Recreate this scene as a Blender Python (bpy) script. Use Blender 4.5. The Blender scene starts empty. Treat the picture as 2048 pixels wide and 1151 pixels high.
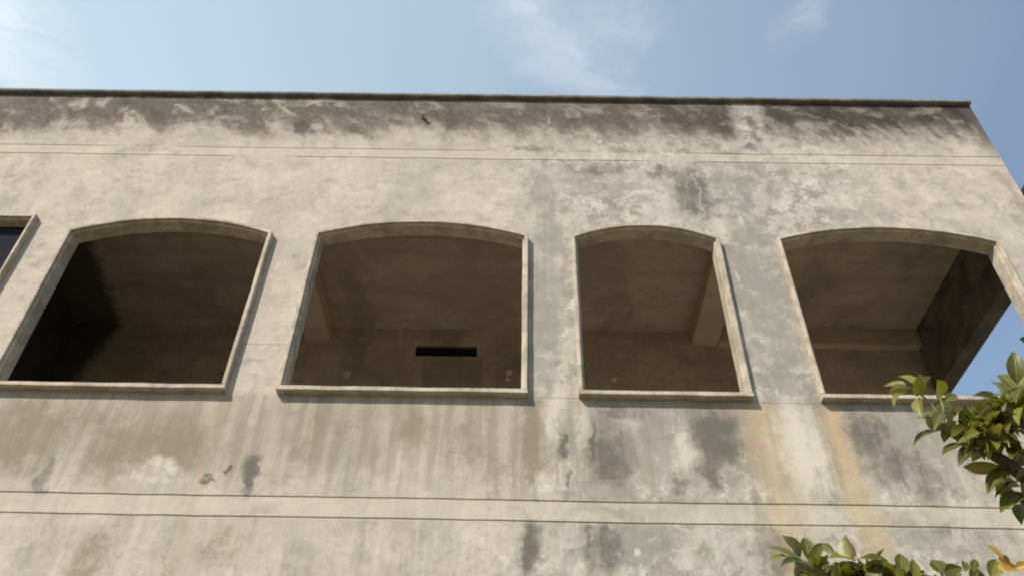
import bpy, bmesh, math, random
from mathutils import Vector, Matrix, noise

SC = bpy.context.scene
COL = SC.collection

# ------------------------------------------------------------------ camera
CAM_POS = Vector((0.0, -4.6, 1.6))
F_PX = 1674.3                                   # focal length in pixels of a 2048 px wide frame
R_ = Vector((0.99986366, -0.00357456, 0.01612108))
U_ = Vector((-0.01428893, -0.67660885, 0.73620397))
F_ = Vector((-0.00827606, 0.73633395, 0.67656768))
cam_data = bpy.data.cameras.new('camera')
cam_data.sensor_width = 36.0
cam_data.lens = 36.0 * F_PX / 2048.0
cam_data.clip_start = 0.05
cam_data.clip_end = 6000
cam = bpy.data.objects.new('camera', cam_data)
m3 = Matrix((R_, U_, -F_)).transposed()
cam.matrix_world = Matrix.Translation(CAM_POS) @ m3.to_4x4()
COL.objects.link(cam)
SC.camera = cam

# ------------------------------------------------------------------ light
SUN_EL = math.radians(42.0)
SUN_AZ = math.radians(42.0)                     # left of the wall's own normal, behind the camera
to_sun = Vector((-math.sin(SUN_AZ) * math.cos(SUN_EL), -math.cos(SUN_AZ) * math.cos(SUN_EL), math.sin(SUN_EL)))
sd = bpy.data.lights.new('sun', 'SUN')
sd.energy = 4.2
sd.angle = math.radians(0.55)
sd.color = (1.0, 0.925, 0.825)
sun = bpy.data.objects.new('sun', sd)
sun.rotation_euler = to_sun.to_track_quat('Z', 'Y').to_euler()
COL.objects.link(sun)

SC.view_settings.view_transform = 'Standard'
SC.view_settings.look = 'None'
SC.view_settings.exposure = 0.46
SC.view_settings.gamma = 1.0


class NT:
    """small helper round a node tree"""
    def __init__(self, tree):
        self.t = tree
        tree.nodes.clear()

    def n(self, kind, **kw):
        nd = self.t.nodes.new(kind)
        for k, v in kw.items():
            setattr(nd, k, v)
        return nd

    def put(self, sock, v):
        if v is None:
            return
        if isinstance(v, bpy.types.NodeSocket):
            self.t.links.new(v, sock)
        else:
            if sock.type == 'RGBA' and len(v) == 3:
                v = (*v, 1.0)
            sock.default_value = v

    def math(self, op, a, b=None, c=None, clamp=False):
        nd = self.n('ShaderNodeMath', operation=op, use_clamp=clamp)
        self.put(nd.inputs[0], a)
        self.put(nd.inputs[1], b)
        self.put(nd.inputs[2], c)
        return nd.outputs[0]

    def vec(self, op, a, b=None, c=None):
        nd = self.n('ShaderNodeVectorMath', operation=op)
        self.put(nd.inputs[0], a)
        self.put(nd.inputs[1], b)
        self.put(nd.inputs[2], c)
        return nd.outputs['Value'] if op in ('LENGTH', 'DOT_PRODUCT') else nd.outputs[0]

    def mapr(self, v, a, b, c=0.0, d=1.0, smooth=True):
        nd = self.n('ShaderNodeMapRange', interpolation_type='SMOOTHSTEP' if smooth else 'LINEAR')
        for i, x in enumerate((v, a, b, c, d)):
            self.put(nd.inputs[i], x)
        return nd.outputs[0]

    def noise(self, co, scale, detail=4.0, rough=0.55, dist=0.0, col=False):
        nd = self.n('ShaderNodeTexNoise')
        self.put(nd.inputs['Vector'], co)
        nd.inputs['Scale'].default_value = scale
        nd.inputs['Detail'].default_value = detail
        nd.inputs['Roughness'].default_value = rough
        nd.inputs['Distortion'].default_value = dist
        return nd.outputs['Color'] if col else nd.outputs[0]

    def mix(self, f, a, b, mode='MIX'):
        nd = self.n('ShaderNodeMix', data_type='RGBA', blend_type=mode)
        self.put(nd.inputs[0], f)
        self.put(nd.inputs[6], a)
        self.put(nd.inputs[7], b)
        return nd.outputs[2]

    def xyz(self, x, y, z):
        nd = self.n('ShaderNodeCombineXYZ')
        self.put(nd.inputs[0], x)
        self.put(nd.inputs[1], y)
        self.put(nd.inputs[2], z)
        return nd.outputs[0]

    def sep(self, v):
        nd = self.n('ShaderNodeSeparateXYZ')
        self.put(nd.inputs[0], v)
        return nd.outputs

    def surface(self, colour, rough=0.9, bump=None, strength=0.3, dist=0.01, spec=0.3, **kw):
        b = self.n('ShaderNodeBsdfPrincipled')
        self.put(b.inputs['Base Color'], colour)
        self.put(b.inputs['Roughness'], rough)
        b.inputs['Specular IOR Level'].default_value = spec
        for k, v in kw.items():
            self.put(b.inputs[k], v)
        if bump is not None:
            bp = self.n('ShaderNodeBump')
            bp.inputs['Strength'].default_value = strength
            bp.inputs['Distance'].default_value = dist
            self.put(bp.inputs['Height'], bump)
            self.t.links.new(bp.outputs[0], b.inputs['Normal'])
        o = self.n('ShaderNodeOutputMaterial')
        self.t.links.new(b.outputs[0], o.inputs[0])
        return b


def material(name):
    m = bpy.data.materials.new(name)
    m.use_nodes = True
    return m, NT(m.node_tree)


# ------------------------------------------------------------------ sky
world = bpy.data.worlds.new('World')
SC.world = world
world.use_nodes = True
w = NT(world.node_tree)
sky = w.n('ShaderNodeTexSky', sky_type='NISHITA')
sky.sun_disc = False
sky.sun_elevation = SUN_EL
sky.sun_rotation = math.atan2(to_sun.x, to_sun.y)
sky.altitude = 0
sky.air_density = 1.0
sky.dust_density = 2.0
sky.ozone_density = 1.0
gen = w.n('ShaderNodeTexCoord').outputs['Generated']
sx, sy, sz = w.sep(gen)
zc = w.math('MAXIMUM', sz, 0.06)
u = w.math('DIVIDE', sx, zc)
v = w.math('DIVIDE', sy, zc)
puv = w.xyz(u, v, 0.0)
warp = w.vec('MULTIPLY', w.vec('SUBTRACT', w.noise(puv, 6.0, 5.0, 0.6, col=True), (0.5, 0.5, 0.5)), (0.13, 0.13, 0.0))
pw = w.vec('ADD', puv, warp)


def sky_patch(cx, cy, rx, ry, rot, lo=1.3, hi=0.0):
    d = w.vec('SUBTRACT', pw, (cx, cy, 0.0))
    c, s = math.cos(rot), math.sin(rot)
    a = w.math('DIVIDE', w.vec('DOT_PRODUCT', d, (c, s, 0)), rx)
    b = w.math('DIVIDE', w.vec('DOT_PRODUCT', d, (-s, c, 0)), ry)
    return w.mapr(w.vec('LENGTH', w.xyz(a, b, 0)), lo, hi)


wisp = w.noise(w.vec('MULTIPLY', pw, (1.0, 1.7, 1.0)), 7.0, 7.0, 0.62, 0.6)
wisp2 = w.noise(pw, 17.0, 5.0, 0.6)
wn = w.mapr(w.math('ADD', w.math('MULTIPLY', wisp, 0.75), w.math('MULTIPLY', wisp2, 0.25)), 0.3, 0.66)
cl = w.math('MULTIPLY', sky_patch(0.05, 0.60, 0.20, 0.055, 0.72), 0.42)
cl = w.math('MAXIMUM', cl, w.math('MULTIPLY', sky_patch(-0.005, 0.54, 0.07, 0.05, 0.4), 0.48))
cl = w.math('MAXIMUM', cl, w.math('MULTIPLY', sky_patch(0.12, 0.57, 0.08, 0.05, 0.3), 0.3))
cl = w.math('MAXIMUM', cl, w.math('MULTIPLY', sky_patch(0.35, 0.57, 0.03, 0.055, 0.2), 0.26))
cl = w.math('MAXIMUM', cl, w.math('MULTIPLY', sky_patch(-0.70, 0.60, 0.095, 0.12, 0.4), 1.0))
# thin scattered cloud over the rest of the dome
rest = w.mapr(w.noise(pw, 1.7, 6.0, 0.6, 0.5), 0.56, 0.8, 0.0, 0.5)
out_of = w.mapr(sy, 0.15, -0.15)
cl = w.math('MAXIMUM', cl, w.math('MULTIPLY', rest, out_of))
cl = w.math('MULTIPLY', cl, wn)
# a thin bright veil of high cloud, thicker towards the left
veil = w.mapr(w.math('ADD', u, w.math('MULTIPLY', w.noise(puv, 2.0, 3.0, 0.5), 0.25)), 0.85, -0.62, 0.18, 0.93, smooth=False)
skycol = sky.outputs[0]
skycol = w.mix(veil, skycol, (3.65, 4.65, 5.4))
skycol = w.mix(cl, skycol, (5.3, 5.75, 6.1))
bg = w.n('ShaderNodeBackground')
w.put(bg.inputs[0], skycol)
bg.inputs[1].default_value = 0.125
wo = w.n('ShaderNodeOutputWorld')
w.t.links.new(bg.outputs[0], wo.inputs[0])

# ------------------------------------------------------------------ materials
STAINS = [
    ('grey', 0.202, 6.624, 0.089, 0.714, 0.55), ('grey', 0.259, 6.35, 0.177, 0.254, 0.6), ('grey', 0.174, 5.669, 0.128, 0.729, 0.55), ('grey', 0.308, 5.917, 0.094, 0.206, 0.5),
    ('grey', 1.834, 5.719, 0.256, 0.832, 0.6), ('grey', 1.817, 6.38, 0.197, 0.227, 0.5), ('grey', 1.896, 5.078, 0.154, 0.051, 0.8), ('grey', 1.788, 5.796, 0.111, 0.251, 0.6),
    ('dark', 1.437, 6.947, 0.175, 0.349, 0.55), ('dark', 0.66, 7.226, 0.258, 0.074, 0.5), ('dark', 1.235, 7.191, 0.214, 0.093, 0.5), ('grey', 1.671, 6.991, 0.461, 0.448, 0.4),
    ('grey', 1.085, 6.974, 0.586, 0.383, 0.25), ('grey', 1.86, 7.106, 0.17, 0.144, 0.5), ('dark', 0.575, 4.43, 0.142, 0.219, 0.55), ('dark', 0.693, 4.74, 0.197, 0.055, 0.5),
    ('dark', 1.29, 4.573, 0.135, 0.226, 0.7), ('dark', 1.221, 4.313, 0.062, 0.141, 0.5), ('dark', 0.302, 4.493, 0.029, 0.082, 0.7), ('dark', 0.5, 4.518, 0.019, 0.168, 0.8),
    ('dark', 0.307, 4.225, 0.015, 0.086, 0.6), ('grey', 0.856, 4.57, 0.386, 0.302, 0.4), ('grey', 1.0, 4.416, 0.095, 0.145, 0.35), ('dark', 1.023, 4.22, 0.049, 0.062, 0.5),
    ('olive', -3.104, 4.458, 0.35, 0.277, 0.6), ('olive', -2.539, 4.396, 0.189, 0.29, 0.5), ('olive', -2.234, 4.436, 0.349, 0.256, 0.6), ('olive', -2.813, 4.533, 0.193, 0.188, 0.3),
    ('olive', -1.327, 4.527, 0.224, 0.262, 0.35), ('olive', -0.693, 4.61, 0.117, 0.191, 0.5), ('olive', -1.082, 4.605, 0.194, 0.229, 0.3), ('olive', 0.091, 4.598, 0.071, 0.361, 0.75),
    ('olive', -0.269, 4.549, 0.193, 0.301, 0.3), ('dark', -1.635, 4.261, 0.053, 0.147, 0.9), ('dark', -1.916, 4.191, 0.049, 0.028, 0.7), ('dark', -1.772, 4.27, 0.019, 0.035, 0.7),
    ('dark', 0.092, 3.816, 0.07, 0.18, 0.95), ('dark', -2.919, 4.187, 0.068, 0.172, 0.4), ('olive', -2.466, 3.664, 0.114, 0.179, 0.45), ('olive', -1.708, 3.736, 0.173, 0.152, 0.35),
    ('grey', -2.78, 3.658, 0.172, 0.179, 0.3), ('dark', 0.521, 3.776, 0.075, 0.153, 0.5), ('grey', 0.668, 3.809, 0.32, 0.139, 0.5), ('dark', 0.432, 3.745, 0.023, 0.182, 0.5),
    ('dark', 1.556, 3.75, 0.144, 0.182, 0.6), ('dark', 1.455, 3.98, 0.066, 0.129, 0.4), ('dark', 2.24, 4.589, 0.145, 0.208, 0.6), ('dark', 2.385, 4.37, 0.188, 0.161, 0.45),
    ('dark', 2.524, 4.267, 0.155, 0.139, 0.4), ('grey', 2.519, 4.56, 0.257, 0.263, 0.5), ('dark', 2.29, 3.993, 0.149, 0.058, 0.45), ('dark', 2.523, 3.982, 0.119, 0.071, 0.35),
    ('grey', 2.335, 3.852, 0.322, 0.078, 0.5), ('dark', -1.546, 3.982, 0.12, 0.039, 0.35), ('dark', 0.623, 3.995, 0.149, 0.033, 0.5), ('grey', 1.102, 4.004, 0.239, 0.065, 0.4),
    ('dark', 2.102, 7.803, 0.045, 0.372, 0.5), ('dark', 2.039, 7.515, 0.088, 0.042, 0.5), ('dark', -3.257, 7.42, 0.35, 0.049, 0.35), ('dark', 0.168, 7.476, 0.264, 0.042, 0.4),
    ('pale', 1.797, 4.478, 0.143, 0.331, 0.7), ('pale', 0.248, 4.707, 0.059, 0.234, 0.6), ('pale', 0.441, 4.636, 0.052, 0.269, 0.5), ('pale', 0.74, 4.711, 0.082, 0.098, 0.5),
    ('pale', 1.067, 4.454, 0.07, 0.147, 0.5), ('pale', -2.181, 4.249, 0.108, 0.063, 0.6), ('pale', -2.252, 4.178, 0.184, 0.041, 0.5), ('pale', 1.359, 7.162, 0.128, 0.166, 0.4),
    ('pale', 1.197, 6.846, 0.186, 0.312, 0.35), ('pale', -2.813, 4.278, 0.124, 0.211, 0.3), ('pale', 0.68, 3.776, 0.026, 0.031, 0.6), ('bare', -0.89, 8.013, 0.065, 0.233, 0.7),
    ('dark', -1.503, 7.4, 0.012, 0.016, 0.9)
]


def wall_material():
    m, t = material('stained_plaster')
    co = t.n('ShaderNodeTexCoord').outputs['Object']
    x0, y0, z0 = t.sep(co)
    P = t.xyz(x0, 0.0, z0)                       # the wall seen square on
    half = (0.5, 0.5, 0.5)
    w1 = t.vec('SUBTRACT', t.noise(co, 2.4, 4.0, 0.55, col=True), half)
    w2 = t.vec('SUBTRACT', t.noise(co, 11.0, 5.0, 0.62, col=True), half)
    PW = t.vec('ADD', P, t.vec('ADD', t.vec('MULTIPLY', w1, (0.22, 0.0, 0.28)), t.vec('MULTIPLY', w2, (0.15, 0.0, 0.19))))
    x, _, z = t.sep(PW)
    CW = t.vec('ADD', co, t.vec('MULTIPLY', w2, (0.12, 0.12, 0.12)))
    SW = t.vec('ADD', co, t.vec('MULTIPLY', w2, (0.03, 0.03, 0.15)))
    big = t.noise(co, 0.9, 4.0, 0.55)
    big2 = t.noise(t.vec('ADD', co, (13.1, 4.0, 7.7)), 1.5, 5.0, 0.6, 0.3)
    mid = t.noise(co, 4.2, 7.0, 0.64, 0.5)
    mid2 = t.noise(t.vec('ADD', CW, (5.3, 1.0, 2.1)), 3.1, 8.0, 0.66, 0.6)
    fine = t.noise(co, 21.0, 6.0, 0.66, 0.3)
    grit = t.noise(co, 110.0, 3.0, 0.6)
    trowel = t.noise(t.vec('MULTIPLY', CW, (1.3, 1.3, 5.0)), 2.6, 6.0, 0.62, 0.7)
    drip = t.noise(t.vec('MULTIPLY', SW, (6.5, 6.5, 0.55)), 1.5, 6.0, 0.6, 0.2)
    drip2 = t.noise(t.vec('MULTIPLY', SW, (18.0, 18.0, 0.8)), 1.2, 5.0, 0.62, 0.2)

    def layer(c, f, amount, col):
        return t.mix(t.math('MULTIPLY', f, amount, clamp=True), c, col)

    c = t.mix(t.mapr(big, 0.36, 0.64), (0.462, 0.412, 0.338), (0.475, 0.408, 0.345))
    right = t.mapr(t.math('ADD', x, t.math('MULTIPLY', t.math('SUBTRACT', mid, 0.5), 2.0)), -0.6, 0.9)
    farright = t.mapr(x, 2.3, 3.2)
    greyzone = t.math('MULTIPLY', right, t.math('SUBTRACT', 1.0, t.math('MULTIPLY', farright, 0.7)))
    c = layer(c, greyzone, 0.8, (0.425, 0.396, 0.346))
    # cloudy patches of different plaster, some cream, some pinkish, some greenish grey
    c = layer(c, t.mapr(big2, 0.52, 0.60), 0.45, (0.40, 0.355, 0.29))
    c = layer(c, t.mapr(big2, 0.45, 0.38), 0.40, (0.51, 0.465, 0.38))
    c = layer(c, t.mapr(mid2, 0.53, 0.64), 0.45, (0.36, 0.335, 0.275))
    c = layer(c, t.mapr(mid2, 0.46, 0.36), 0.50, (0.53, 0.487, 0.405))
    c = layer(c, t.mapr(trowel, 0.58, 0.40), 0.22, (0.345, 0.305, 0.245))
    c = layer(c, t.mapr(mid, 0.48, 0.32), 0.45, (0.315, 0.285, 0.228))
    # broad cool washes, some running down in soft bands
    wash = t.noise(t.vec('MULTIPLY', CW, (1.3, 1.3, 0.5)), 1.2, 5.0, 0.6, 0.4)
    c = layer(c, t.mapr(wash, 0.47, 0.62), 0.48, (0.345, 0.328, 0.272))
    # blotchy repairs of the grey zone: sharp edged islands with lime blooms along their rims
    isl = t.noise(t.vec('ADD', CW, (2.0, 9.0, 4.4)), 2.3, 8.0, 0.62, 0.9)
    c = layer(c, t.math('MULTIPLY', t.mapr(isl, 0.515, 0.545), greyzone), 0.50, (0.275, 0.258, 0.215))
    rim = t.mapr(t.math('ABSOLUTE', t.math('SUBTRACT', isl, 0.50)), 0.022, 0.004)
    c = layer(c, t.math('MULTIPLY', t.math('MULTIPLY', rim, greyzone), t.mapr(mid, 0.42, 0.6)), 0.55, (0.60, 0.565, 0.49))
    speck = t.math('MULTIPLY', t.mapr(fine, 0.49, 0.34), t.mapr(t.noise(co, 2.0, 5.0, 0.62), 0.42, 0.62))
    c = layer(c, speck, 0.42, (0.23, 0.215, 0.18))
    c = layer(c, t.math('MULTIPLY', t.mapr(fine, 0.57, 0.70), t.mapr(mid2, 0.55, 0.42)), 0.35, (0.58, 0.53, 0.44))

    # worn, spotty skin, strongest on the grey plaster
    sp1 = t.noise(t.vec('ADD', CW, (1.7, 3.0, 8.1)), 8.0, 7.0, 0.68, 0.4)
    sp2 = t.noise(t.vec('MULTIPLY', CW, (1.0, 1.0, 0.6)), 15.0, 6.0, 0.68, 0.3)
    amt = t.math('ADD', 0.28, t.math('MULTIPLY', greyzone, 0.42))
    zones = t.mapr(t.math('ADD', mid2, t.math('MULTIPLY', greyzone, 0.10)), 0.44, 0.60)
    c = layer(c, t.math('MULTIPLY', t.mapr(sp1, 0.50, 0.60), zones), amt, (0.25, 0.235, 0.198))
    c = layer(c, t.mapr(sp1, 0.44, 0.34), amt, (0.535, 0.50, 0.425))
    c = layer(c, t.math('MULTIPLY', t.mapr(sp2, 0.52, 0.64), zones), t.math('MULTIPLY', amt, 0.7), (0.24, 0.225, 0.19))

    # grime washed down from the sills
    lower = t.mapr(t.math('ADD', z, t.math('MULTIPLY', t.math('SUBTRACT', drip, 0.5), 0.5)), 4.12, 4.40)
    below = t.math('MULTIPLY', t.mapr(z0, 4.87, 4.80), lower)
    c = layer(c, below, 0.36, (0.315, 0.278, 0.212))
    c = layer(c, t.math('MULTIPLY', below, t.mapr(drip, 0.42, 0.62)), 0.58, (0.265, 0.232, 0.17))
    low = t.mapr(z0, 4.85, 4.5)
    c = layer(c, t.math('MULTIPLY', low, t.mapr(drip2, 0.50, 0.32)), 0.27, (0.27, 0.24, 0.19))
    c = layer(c, t.math('MULTIPLY', low, t.mapr(drip2, 0.54, 0.72)), 0.22, (0.555, 0.51, 0.425))
    c = layer(c, t.math('MULTIPLY', low, t.mapr(drip, 0.44, 0.28)), 0.40, (0.54, 0.495, 0.41))

    # stains with places of their own
    cols = {'olive': (0.255, 0.222, 0.152), 'grey': (0.285, 0.272, 0.232), 'dark': (0.155, 0.14, 0.115),
            'pale': (0.52, 0.48, 0.41), 'bare': (0.37, 0.315, 0.245)}
    jag = t.math('ADD', t.math('MULTIPLY', t.math('SUBTRACT', mid, 0.5), 0.9), t.math('ADD', t.math('MULTIPLY', t.math('SUBTRACT', sp1, 0.5), 1.7), t.math('MULTIPLY', t.math('SUBTRACT', fine, 0.5), 1.0)))
    jag = t.math('ADD', jag, t.math('MULTIPLY', t.math('SUBTRACT', drip2, 0.5), 1.3))
    for kind in ('olive', 'grey', 'pale', 'dark', 'bare'):
        acc = None
        for k, cx, cz, rx, rz, s in STAINS:
            if k != kind:
                continue
            q = t.vec('MULTIPLY_ADD', PW, (1 / rx, 0.0, 1 / rz), (-cx / rx, 0.0, -cz / rz))
            mk = t.mapr(t.vec('LENGTH', q), 1.65, 0.35, 0.0, min(1.0, s * 1.3))
            acc = mk if acc is None else t.math('MAXIMUM', acc, mk)
        gate = t.math('MULTIPLY', acc, 3.0, clamp=True)
        hard = t.mapr(t.math('ADD', acc, t.math('MULTIPLY', jag, gate)), 0.16, 0.92)
        mk = t.math('ADD', t.math('MULTIPLY', hard, 0.55), t.math('MULTIPLY', acc, 0.36), clamp=True)
        c = t.mix(mk, c, cols[kind])

    # smoother, paler run of plaster at the string line of the floor
    stringm = t.math('MULTIPLY', t.mapr(z0, 3.925, 3.955), t.mapr(z0, 4.10, 4.082))
    c = layer(c, stringm, 0.48, t.mix(t.mapr(trowel, 0.35, 0.65), (0.50, 0.455, 0.365), (0.44, 0.40, 0.325)))
    stringu = t.math('MULTIPLY', t.mapr(z0, 7.335, 7.345), t.mapr(z0, 7.462, 7.452))
    c = layer(c, stringu, 0.35, (0.48, 0.43, 0.345))

    # two rusty runs below the pier between the third and fourth window
    def run(xa, za, xb, zb, wa, wb, s):
        f = t.mapr(z0, za, zb, smooth=False)
        cx = t.math('ADD', xa, t.math('MULTIPLY', f, xb - xa))
        wd = t.math('ADD', wa, t.math('MULTIPLY', f, wb - wa))
        xw = t.math('ADD', x0, t.math('ADD', t.math('MULTIPLY', t.sep(w1)[0], 0.16), t.math('MULTIPLY', t.sep(w2)[0], 0.07)))
        d = t.math('DIVIDE', t.math('ABSOLUTE', t.math('SUBTRACT', xw, cx)), wd)
        mk = t.math('MULTIPLY', t.mapr(d, 1.5, 0.0), t.mapr(z0, za + 0.02, za - 0.02))
        return t.math('MULTIPLY', mk, t.math('MULTIPLY', t.mapr(f, 0.0, 1.4, s, s * 0.6), t.mapr(drip2, 0.28, 0.62, 0.55, 1.0)), clamp=True)
    r1 = run(1.57, 4.82, 1.66, 3.4, 0.15, 0.17, 0.62)
    r1b = run(1.53, 4.82, 1.57, 4.2, 0.03, 0.02, 0.5)
    r2 = run(2.05, 4.80, 2.12, 3.3, 0.075, 0.15, 0.80)
    r3 = run(-1.93, 4.80, -1.96, 4.45, 0.05, 0.03, 0.45)
    c = t.mix(r1, c, (0.475, 0.365, 0.225))
    c = t.mix(r1b, c, (0.45, 0.30, 0.16))
    c = t.mix(r2, c, (0.465, 0.345, 0.195))
    c = t.mix(r3, c, (0.40, 0.285, 0.18))

    # black mould hanging from the coping, ragged below, broken by clean patches
    slant = t.vec('ADD', CW, t.xyz(t.math('MULTIPLY', z0, 0.45), 0.0, 0.0))
    lobes = t.noise(t.xyz(x0, 0.0, 0.0), 1.9, 5.0, 0.6)
    m1 = t.noise(t.vec('MULTIPLY', slant, (2.2, 2.2, 1.5)), 1.5, 7.0, 0.62, 0.3)
    m2 = t.noise(t.vec('MULTIPLY', slant, (12.0, 12.0, 3.0)), 1.0, 5.0, 0.62, 0.2)
    edge = t.math('SUBTRACT', 7.97, t.math('MULTIPLY', lobes, 0.40))
    leftside = t.mapr(x0, 0.2, -2.4)
    ze = t.math('ADD', z0, t.math('ADD', t.math('MULTIPLY', t.math('SUBTRACT', m1, 0.5), t.math('ADD', 0.55, t.math('MULTIPLY', leftside, 0.55))), t.math('ADD', t.math('MULTIPLY', t.math('SUBTRACT', m2, 0.5), 0.34), t.math('MULTIPLY', t.math('SUBTRACT', fine, 0.5), 0.30))))
    dz = t.math('SUBTRACT', ze, edge)
    band = t.mapr(dz, -0.19, 0.16)
    halo = t.mapr(dz, -0.42, 0.06)
    cn = t.noise(t.vec('ADD', t.vec('MULTIPLY', slant, (1.0, 1.0, 1.3)), (3.3, 0.0, 1.1)), 3.3, 6.0, 0.6, 0.4)
    clean = t.math('MULTIPLY', t.mapr(cn, 0.50, 0.66), t.math('ADD', 0.48, t.math('MULTIPLY', leftside, 0.36)))
    palerun = t.mapr(t.noise(t.vec('MULTIPLY', CW, (11.0, 11.0, 2.0)), 1.6, 4.0, 0.6), 0.63, 0.72)
    clean = t.math('MAXIMUM', clean, t.math('MULTIPLY', palerun, 0.55))
    gapm = t.mapr(t.math('ABSOLUTE', t.math('SUBTRACT', x, 2.09)), 0.21, 0.08)
    keep = t.math('MULTIPLY', t.math('SUBTRACT', 1.0, clean), t.math('SUBTRACT', 1.0, t.math('MULTIPLY', gapm, 0.95)))
    dens = t.mapr(t.math('ADD', t.math('MULTIPLY', m1, 0.6), t.math('MULTIPLY', m2, 0.4)), 0.36, 0.56, 0.70, 1.0)
    mould = t.math('MULTIPLY', t.math('MULTIPLY', band, keep), t.math('MULTIPLY', dens, t.math('ADD', 0.85, t.math('MULTIPLY', t.mapr(x0, 0.0, 2.0), 0.15))))
    c = layer(c, t.math('MULTIPLY', halo, keep), 0.42, (0.285, 0.245, 0.185))
    mcol = t.mix(t.mapr(t.math('ADD', t.math('MULTIPLY', m2, 0.5), t.math('MULTIPLY', fine, 0.5)), 0.40, 0.60), (0.074, 0.060, 0.048), (0.14, 0.117, 0.094))
    mcol = t.mix(t.mapr(x0, 1.4, 3.2, 0.0, 0.75), mcol, (0.058, 0.046, 0.041))
    c = t.mix(mould, c, mcol)
    cornerm = t.math('MULTIPLY', t.mapr(x, 4.06, 4.16), t.mapr(z, 7.40, 7.75))
    c = layer(c, cornerm, 0.75, (0.13, 0.115, 0.105))
    c = layer(c, t.math('MULTIPLY', t.mapr(t.math('ABSOLUTE', t.math('SUBTRACT', t.math('ADD', x, t.math('MULTIPLY', z0, 0.12)), 4.95)), 0.07, 0.01), t.mapr(z, 7.35, 7.2)), 0.45, (0.27, 0.22, 0.17))

    # joints between bands of plaster and hairline cracks
    def joint(xa, xb, zl, wd=0.006):
        zz = t.math('ADD', z0, t.math('MULTIPLY', t.sep(w2)[2], 0.016))
        f = t.mapr(t.math('ABSOLUTE', t.math('SUBTRACT', zz, zl)), wd, wd * 0.3)
        return t.math('MULTIPLY', f, t.math('MULTIPLY', t.mapr(x0, xa - 0.02, xa + 0.02), t.mapr(x0, xb + 0.02, xb - 0.02)))
    jn = t.math('MAXIMUM', joint(1.58, 2.02, 4.825), t.math('MAXIMUM', joint(0.12, 0.40, 4.84), joint(-1.93, -1.62, 5.257)))
    c = layer(c, jn, 0.55, (0.20, 0.175, 0.14))
    vor = t.n('ShaderNodeTexVoronoi', feature='DISTANCE_TO_EDGE')
    t.put(vor.inputs['Vector'], t.vec('ADD', P, t.vec('MULTIPLY', w2, (0.5, 0.0, 0.5))))
    vor.inputs['Scale'].default_value = 0.9
    crack = t.math('MULTIPLY', t.mapr(vor.outputs['Distance'], 0.007, 0.0), t.mapr(mid, 0.50, 0.62))
    c = layer(c, crack, 0.4, (0.2, 0.18, 0.15))
    lime = t.math('MULTIPLY', t.mapr(t.math('ABSOLUTE', t.math('SUBTRACT', x, 1.50)), 0.014, 0.003), t.math('MULTIPLY', t.mapr(z, 6.65, 6.75), t.mapr(z, 7.25, 7.15)))
    c = layer(c, lime, 0.32, (0.62, 0.58, 0.49))
    c = t.mix(t.math('MULTIPLY', t.mapr(grit, 0.35, 0.65), 0.18), c, t.mix(1.0, c, (0.72, 0.70, 0.66), 'MULTIPLY'))
    lum = t.vec('DOT_PRODUCT', c, (0.25, 0.6, 0.15))
    k = t.math('POWER', t.math('DIVIDE', lum, 0.375), 0.30)
    c = t.vec('MULTIPLY', c, t.xyz(k, k, t.math('POWER', k, 0.96)))
    hgt = t.math('ADD', t.math('MULTIPLY', mid, 0.9), t.math('ADD', t.math('MULTIPLY', fine, 0.45), t.math('ADD', t.math('MULTIPLY', trowel, 0.35), t.math('MULTIPLY', grit, 0.10))))
    t.surface(c, 0.92, hgt, 0.32, 0.012, 0.2)
    return m


def plain_plaster(name, col, col2, scale=3.0, amount=0.6, streak=True, spec=0.2, bump=0.25, rough=0.92, dark_end=False):
    m, t = material(name)
    co = t.n('ShaderNodeTexCoord').outputs['Object']
    a = t.noise(co, scale, 6.0, 0.62, 0.5)
    b = t.noise(co, scale * 7, 5.0, 0.6)
    c = t.mix(t.math('MULTIPLY', t.mapr(a, 0.38, 0.66), amount), col, col2)
    c = t.mix(t.math('MULTIPLY', t.mapr(b, 0.55, 0.35), amount * 0.5), c, col2)
    if streak:
        d = t.noise(t.vec('MULTIPLY', co, (9.0, 9.0, 0.8)), scale * 0.7, 4.0, 0.6)
        c = t.mix(t.math('MULTIPLY', t.mapr(d, 0.52, 0.7), amount * 0.6), c, col2)
    if dark_end:
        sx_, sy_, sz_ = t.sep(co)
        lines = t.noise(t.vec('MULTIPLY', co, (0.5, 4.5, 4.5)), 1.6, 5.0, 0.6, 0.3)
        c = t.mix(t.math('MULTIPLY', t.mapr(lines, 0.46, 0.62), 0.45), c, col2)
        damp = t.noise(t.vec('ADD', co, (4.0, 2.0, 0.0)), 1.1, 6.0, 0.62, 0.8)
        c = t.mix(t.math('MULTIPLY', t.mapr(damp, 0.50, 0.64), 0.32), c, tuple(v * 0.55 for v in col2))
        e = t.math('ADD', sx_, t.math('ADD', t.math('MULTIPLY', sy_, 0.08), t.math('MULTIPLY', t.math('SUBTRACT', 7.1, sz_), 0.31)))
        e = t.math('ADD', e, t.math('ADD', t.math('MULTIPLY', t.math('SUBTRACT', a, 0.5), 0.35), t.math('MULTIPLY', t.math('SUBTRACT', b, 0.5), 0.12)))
        c = t.mix(t.mapr(e, -3.84, -4.00, 0.0, 0.88), c, (0.055, 0.057, 0.048))  # near-black towards the corridor's left end, with a ragged slanted edge
    t.surface(c, rough, t.math('ADD', a, t.math('MULTIPLY', b, 0.4)), bump, 0.008, spec)
    return m


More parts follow.
